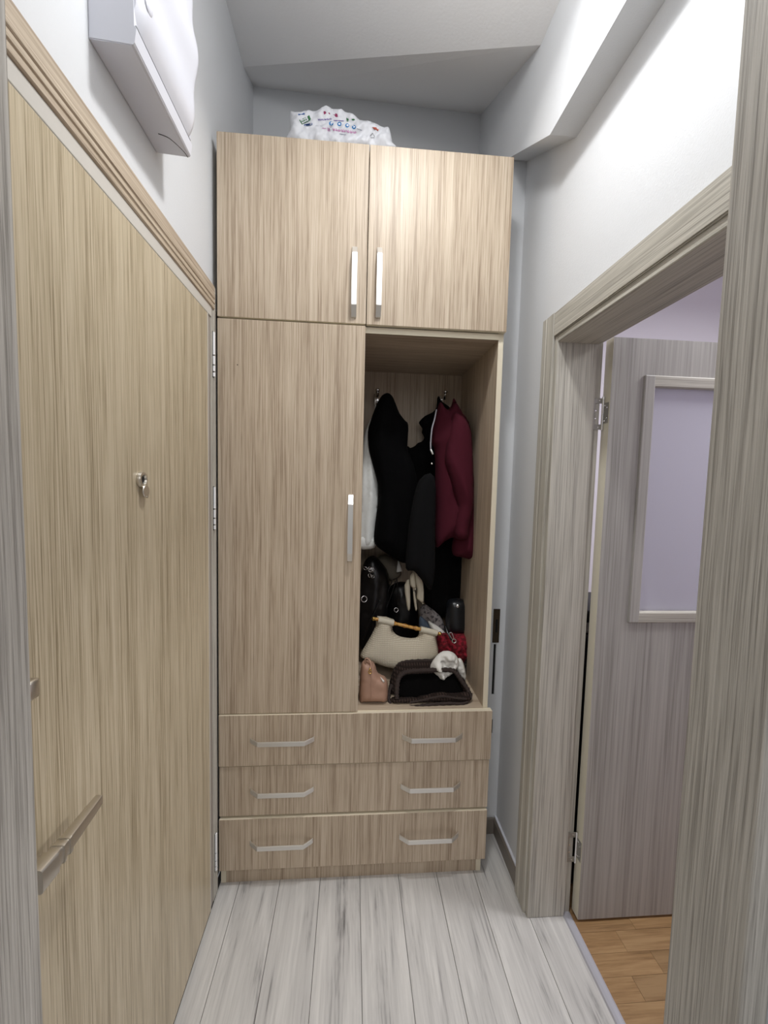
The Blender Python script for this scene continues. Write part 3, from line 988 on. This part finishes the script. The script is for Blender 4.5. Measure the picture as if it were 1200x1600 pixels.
# printed cloth bundle
pc = soft('printed_scarf', 'crumpled grey patterned scarf with white and blue parts beside the black pouch', 'scarf',
          pillow([(655, 953), (663, 944), (673, 950), (683, 958), (691, 968), (695, 984), (688, 990), (676, 982), (664, 974), (657, 966)], .36, thick=.06, fold=.006, freq=150, shear=.6, rough=.006, rfreq=40, seed=13, res=.007), M['print'])
obj('blue_end', pillow([(656, 963), (664, 968), (672, 978), (674, 992), (660, 992), (655, 978)], .335, thick=.035, fold=.003, freq=150, seed=14, res=.007), M['blue_cloth'], pc, smooth=True)
obj('white_end', pillow([(669, 970), (680, 976), (690, 983), (697, 992), (684, 995), (674, 986)], .325, thick=.03, fold=.003, freq=150, seed=15, res=.007), M['paper'], pc, smooth=True)
# red fleece bag and black pouch on it
rb = soft('red_pouch', 'dark red fleecy pouch wedged against the right side of the bay', 'pouch',
          pillow([(682, 993), (697, 990), (720, 990), (735, 991), (739, 1008), (738, 1024), (727, 1033), (700, 1040), (684, 1030)], .30, thick=.12, rough=.010, rfreq=70, seed=16, res=.006), M['red_fur'])
kp = soft('black_pouch', 'smooth black leather pouch with silver snap standing on the red pouch', 'pouch',
          pillow([(699, 939), (706, 935), (718, 935), (726, 940), (729, 962), (730, 986), (714, 991), (699, 987), (696, 970), (697, 950)], .33, thick=.085, seed=17), M['pouch'])
bm = B(); lathe(bm, at(715, 947, .286), (-.2, -1, .2), [(0, .0075), (.003, .0065), (.0035, .003)], 18); obj('snap', bm, M['chrome'], kp, smooth=True)
bm = B(); tube(bm, spline([at(696, 978, .27), at(699, 986, .25), at(704, 996, .232), at(708, 1003, .23)], 5), .006, 8, squash=.4); obj('strap', bm, M['leather'], kp, smooth=True)
bm = B()
tube(bm, ring_pts(at(709.5, 1001.5, .222), .008, (0, -1, .3)), .0022, 8, True)
tube(bm, [p for p in spline([at(702, 990, .225), at(706, 989, .224), at(709, 998, .222), at(706, 998, .222)], 5, True)], .0018, 8, True)
obj('clip', bm, M['chrome'], kp, smooth=True)
obj('tag', pillow([(728, 988), (730, 977), (732, 981), (730, 990)], .27, thick=.006, sm=1, seed=1, res=.004), M['cream_cloth'], kp, smooth=True)
sq = soft('sequin_pouch', 'small black sequinned pouch below the red pouch at the right side panel', 'pouch',
          pillow([(726, 1024), (735, 1018), (737, 1040), (734, 1058), (727, 1060), (724, 1045)], .26, thick=.05, rough=.004, rfreq=90, zmin=ZS, seed=18, res=.006), M['sequin'])
# beige woven clutch
zq = lambda x, y: (550 + x * .20833, 840 + y * .20833)
cl = empty('woven_clutch', at(612, 1040, .24), 'beige woven clutch bag with bamboo handle leaning at the back', 'bag')
out = [zq(*p) for p in [(192, 588), (312, 612), (306, 650), (303, 685), (325, 722), (365, 742), (420, 752), (468, 752), (496, 735), (506, 700), (516, 662), (640, 705), (632, 740), (640, 800), (648, 870), (600, 920), (480, 955), (330, 985), (190, 945), (100, 915), (62, 890), (78, 845), (140, 740), (180, 655)]]
KW = dict(k=.35, zref=.69)
bm = pillow(out, .235, thick=.075, R=.05, sm=2, seed=19, res=.009, zmin=ZS + .004, **KW)
obj('body', bm, M['straw'], cl, smooth=True)


def lean(px, py, y0=.235, k=.35, zr=.69):
    d = RIGHT * ((px - 600) / F_PX) - UP * ((py - 800) / F_PX) + FWD
    t = (y0 - k * zr - EYE.y + k * EYE.z) / (d.y - k * d.z)
    return EYE + d * t


a0, a1 = lean(*zq(160, 607), y0=.208), lean(*zq(662, 722), y0=.208)
bm = B()
NB = 60
tube(bm, [a0.lerp(a1, i / NB) for i in range(NB + 1)], lambda t, i: .0068 + .0026 * math.exp(-((t - .47) / .018) ** 2) + .0026 * math.exp(-((t - .64) / .018) ** 2) + .0022 * math.exp(-((t - .31) / .018) ** 2), 14)
hd = obj('bamboo_handle', bm, M['bamboo'], cl, smooth=True)
for p, q in ((a0, a1), (a1, a0)):
    dd = (q - p).normalized()
    bm = B(); lathe(bm, p - dd * .006, dd, [(0, .004), (.004, .009), (.010, .009), (.014, .0065)], 16); obj('end_cap', bm, M['gold'], hd, smooth=True)
for t0, t1 in ((.075, .305), (.705, .955)):
    bm = B(); tube(bm, [a0.lerp(a1, t0 + (t1 - t0) * i / 10) for i in range(11)], .0125, 18, squash=1.0)
    obj('handle_sleeve', bm, M['straw_tab'], cl, autosmooth=50)

# tan pouch
tp = soft('tan_pouch', 'small tan leather pouch with gold zip pull at the front left of the shelf', 'pouch',
          pillow([(565, 1036), (572, 1033), (584, 1035), (588, 1046), (592, 1053), (602, 1058), (606, 1068), (606, 1085), (604, 1103), (590, 1105), (567, 1104), (561, 1097), (562, 1062)], .075, thick=.07, R=.028, zmin=ZS + .0005, seed=20, res=.008, sm=2, rough=.003), M['tan'])
bm = B(); tube(bm, spline([at(571, 1037, .06), at(570.5, 1030, .062), at(575, 1029, .06), at(580, 1036, .048), at(579, 1046, .036)], 6), .0048, 10, squash=.45); obj('wrist_strap', bm, M['tan'], tp, smooth=True)
bm = B(); tube(bm, ring_pts(at(578.2, 1050, .034), .0055, (0, -1, .2), 16), .0016, 8, True); tube(bm, [at(578, 1044, .035), at(578.2, 1048, .034)], .0028, 8); obj('zip_pull', bm, M['gold'], tp, smooth=True)
bm = B(); tube(bm, [at(580, 1052 + 5 * i, .0385 - .0003 * i) for i in range(10)], .0011, 6); obj('seam', bm, M['tan'], tp, smooth=True)
obj('tag', pillow([(594, 1057), (601, 1064), (600, 1067), (597, 1065)], .046, thick=.004, sm=1, seed=3, res=.004), M['paper'], tp, smooth=True)

# brown crochet clutch, mouth open towards the room
cb = empty('crochet_clutch', at(670, 1100, .15), 'dark brown crochet clutch bag lying with its mouth open, front of the shelf', 'bag')
obj('back', pillow([(608, 1098), (607, 1076), (612, 1055), (619, 1041), (630, 1035), (655, 1034), (700, 1036), (714, 1043), (724, 1058), (733, 1078), (735, 1092), (728, 1099), (700, 1101), (660, 1104), (625, 1105)],
                   .13, k=.75, zref=.66, thick=.06, R=.035, zmin=ZS + .001, seed=21, rough=.002, rfreq=60), M['crochet'], cb, smooth=True)
obj('lining', pillow([(620, 1088), (620, 1070), (628, 1056), (645, 1053), (704, 1052), (714, 1060), (724, 1080), (722, 1090), (700, 1090), (650, 1094)],
                     .098, k=.75, zref=.66, thick=.012, seed=22, fold=.002, freq=90), M['lining'], cb, smooth=True)
obj('front_lip', pillow([(610, 1092), (622, 1090), (645, 1091), (668, 1087), (690, 1083), (712, 1085), (733, 1082), (736, 1090), (729, 1098), (700, 1098), (672, 1100), (645, 1105), (622, 1106), (612, 1101)],
                        .066, thick=.06, R=.02, zmin=ZS + .001, seed=23, fold=.002, freq=40, res=.007), M['crochet'], cb, smooth=True)
knot = lambda r: (lambda t, i: r * (1 + .16 * math.sin(i * 1.9)))
fr_pts = [at(620, 1092, .06), at(620, 1080, .07), at(622, 1063, .095), at(629, 1053, .115), at(643, 1049, .12), at(680, 1047, .12), at(704, 1047, .12), at(713, 1052, .115), at(722, 1065, .10), at(731, 1078, .08), at(734, 1090, .065)]
bm = B(); tube(bm, spline(fr_pts, 9), knot(.0085), 12); obj('front_rim', bm, M['brown_rope'], cb, smooth=True)
bk_pts = [at(609, 1085, .13), at(613, 1060, .175), at(619, 1044, .20), at(628, 1036, .21), at(650, 1033, .21), at(680, 1033, .21), at(702, 1035, .21), at(714, 1042, .20), at(724, 1058, .18)]
bm = B(); tube(bm, spline(bk_pts, 9), knot(.0075), 12); obj('back_rim', bm, M['brown_rope'], cb, smooth=True)
bm = B()
tube(bm, spline([at(612, 1070, .105), at(608, 1082, .085), at(608, 1094, .068), at(613, 1103, .050), at(630, 1106, .040), at(650, 1104, .036), at(672, 1101, .036), at(700, 1099, .036), at(724, 1099, .04), at(734, 1092, .05), at(736, 1084, .065)], 8), knot(.006), 10)
obj('edge_braid', bm, M['brown_rope'], cb, smooth=True)
bm = B(); tube(bm, spline([at(640, 1098, .037), at(660, 1094, .036), at(678, 1090, .036), at(694, 1088, .036), at(712, 1091, .037), at(728, 1092, .042)], 8), knot(.004), 10)
obj('edge_braid', bm, M['brown_rope'], cb, smooth=True)

# white tissue stuffed in the clutch
tsx = soft('crumpled_tissue', 'crumpled white tissue paper sticking out of the brown crochet clutch', 'tissue',
           pillow([(672, 1042), (678, 1030), (688, 1020), (700, 1017), (711, 1022), (717, 1034), (712, 1046), (702, 1056), (690, 1065), (683, 1060), (677, 1050)], .150, thick=.06, rough=.03, rfreq=38, seed=24, res=.006, fold=.004, freq=120, shear=.8), M['paper'])
obj('flap', pillow([(713, 1031), (720, 1029), (726, 1042), (728, 1060), (724, 1064), (717, 1054), (712, 1042)], .165, thick=.04, rough=.012, rfreq=40, seed=25, res=.006), M['paper'], tsx, smooth=True)

# ------------------------------------------------------------------ printed carrier bag on top of the wardrobe
YBG = .10
bgm = pillow([(453, 177), (459, 181), (466, 182), (475, 181), (484, 178), (490, 180), (498, 178), (508, 173), (516, 175), (524, 178), (533, 178), (542, 182), (550, 184), (557, 188), (563, 193), (573, 195), (585, 198), (593, 202), (600, 204), (608, 203), (611, 214), (614, 228), (612, 246), (457, 238), (453, 210), (453, 195)],
             YBG, thick=.08, R=.035, zmin=2.5465, sm=2, seed=26, res=.006, rough=.010, rfreq=34, fold=.003, freq=120, shear=-.8)
bvh = BVHTree.FromBMesh(bgm)
pb = soft('carrier_bag', 'crumpled white plastic bag with coloured print lying on top of the wardrobe', 'bag', bgm, M['bag'])


def decal(name, polys, mat):
    """flat print lying on the bag's own surface"""
    bm = B()
    for px in polys:
        pts = [at(a, c_, YBG) for a, c_ in px]
        cen = sum(pts, Vector()) / len(pts)
        ring = []
        for p in pts + [cen]:
            h = bvh.ray_cast(EYE, (p - EYE).normalized())
            q = (h[0] if h[0] else p) + (EYE - p).normalized() * .0012
            ring.append(bm.verts.new(q))
        n = len(pts)
        for i in range(n):
            bm.faces.new((ring[i], ring[(i + 1) % n], ring[n]))
    return obj(name, bm, M[mat], pb)


def quad(x0, y0, x1, y1, w):
    d = Vector((x1 - x0, y1 - y0)); nn = Vector((-d.y, d.x)).normalized() * (w / 2)
    return [(x0 + nn.x, y0 + nn.y), (x1 + nn.x, y1 + nn.y), (x1 - nn.x, y1 - nn.y), (x0 - nn.x, y0 - nn.y)]


def disc(x, y, r, n=12):
    return [(x + r * math.cos(2 * math.pi * k / n), y + r * math.sin(2 * math.pi * k / n)) for k in range(n)]


def scrawl(x0, y0, x1, y1, h, n, seed):
    r = random.Random(seed)
    out = []
    for i in range(n):
        t = i / n
        x = x0 + (x1 - x0) * t; y = y0 + (y1 - y0) * t
        a = r.uniform(-.5, .9)
        out.append(quad(x, y - h / 2 * r.uniform(.4, 1), x + a * h * .4, y + h / 2, .9))
        out.append(quad(x, y + h * r.uniform(-.1, .4), x + (x1 - x0) / n * .8, y + h * r.uniform(-.1, .4), .8))
    return out


decal('green_patch', [quad(468, 188, 484, 181, 1.3), quad(472, 194, 485, 187, 1.2), quad(468, 187, 472, 194, 1.5), [(480, 182), (483, 180), (486, 186), (483, 188)]], 'ink_green')
decal('green_lettering', scrawl(472, 189, 480, 185, 4, 4, 1), 'ink_green')
decal('blue_patch', [quad(466, 179, 476, 177.5, 2.4), quad(475, 195.5, 488, 193.5, 2.8)], 'ink_blue')
decal('plum_patch', [[(505.5, 174), (508, 173.5), (509, 176.5), (515, 176), (516, 178.5), (506, 179)], [(520, 179), (523.5, 179), (524, 177), (527, 178), (528, 182.5), (520.5, 183.5), (525, 181)]], 'ink_plum')
decal('violet_lettering', scrawl(497, 187, 519, 185.5, 3, 9, 2) + scrawl(522, 188, 538, 188.5, 2, 7, 3), 'ink_violet')
for e_ in ((517.5, 192.8, 3.5), (530.3, 193.6, 3.4), (542.5, 196, 3.2), (553, 198.5, 3.2)):
    decal('blue_emblem', [disc(*e_)], 'ink_sky')


def decal_top(name, polys, mat):
    o = decal(name, polys, mat)
    for v in o.data.vertices:
        v.co += (EYE - (v.co + ORG[o.name])).normalized() * .0012
    return o


for mk in ([(517.0, 195.2), (517.2, 192.9), (516.4, 192.9), (516.5, 192.1), (517.2, 192.0), (517.6, 190.8), (519.1, 190.6), (519.1, 191.4), (518.2, 191.7), (518.1, 192.1), (519, 192.2), (518.9, 193), (518.0, 193), (517.9, 195.2)],
           disc(530.3, 193.6, 1.6), disc(543, 195.6, 1.7), [(552, 200), (552.3, 197.4), (554.8, 196.8), (554.6, 198.9)]):
    decal_top('emblem_mark', [mk], 'ink_white')
decal('pink_lettering', scrawl(504, 200, 510, 200.5, 1.6, 3, 4) + scrawl(512, 202, 516, 203, 6, 2, 5) + scrawl(520, 202, 558, 207, 4.5, 14, 6), 'ink_pink')
decal('grey_lettering', [quad(493, 196.3, 540, 199.5, .4)] + scrawl(531, 209, 541, 210.5, 1.4, 5, 7) + scrawl(558, 201, 566, 204, 1.5, 4, 8), 'ink_grey')
decal('recycling_mark', [quad(578, 213, 582, 208, .6), quad(582, 208, 585.5, 213.5, .6), quad(579, 215, 585, 215, .6)], 'ink_dark')
decal('red_patch', [[(581, 198.5), (588, 199), (592, 201.5), (591, 205), (586, 203)]], 'ink_red')
decal('green_leaf', [[(541, 184), (545, 186), (544, 190), (542, 189.5)], [(549, 186), (553, 185.5), (555, 187.5), (551, 188.5)]], 'ink_green')
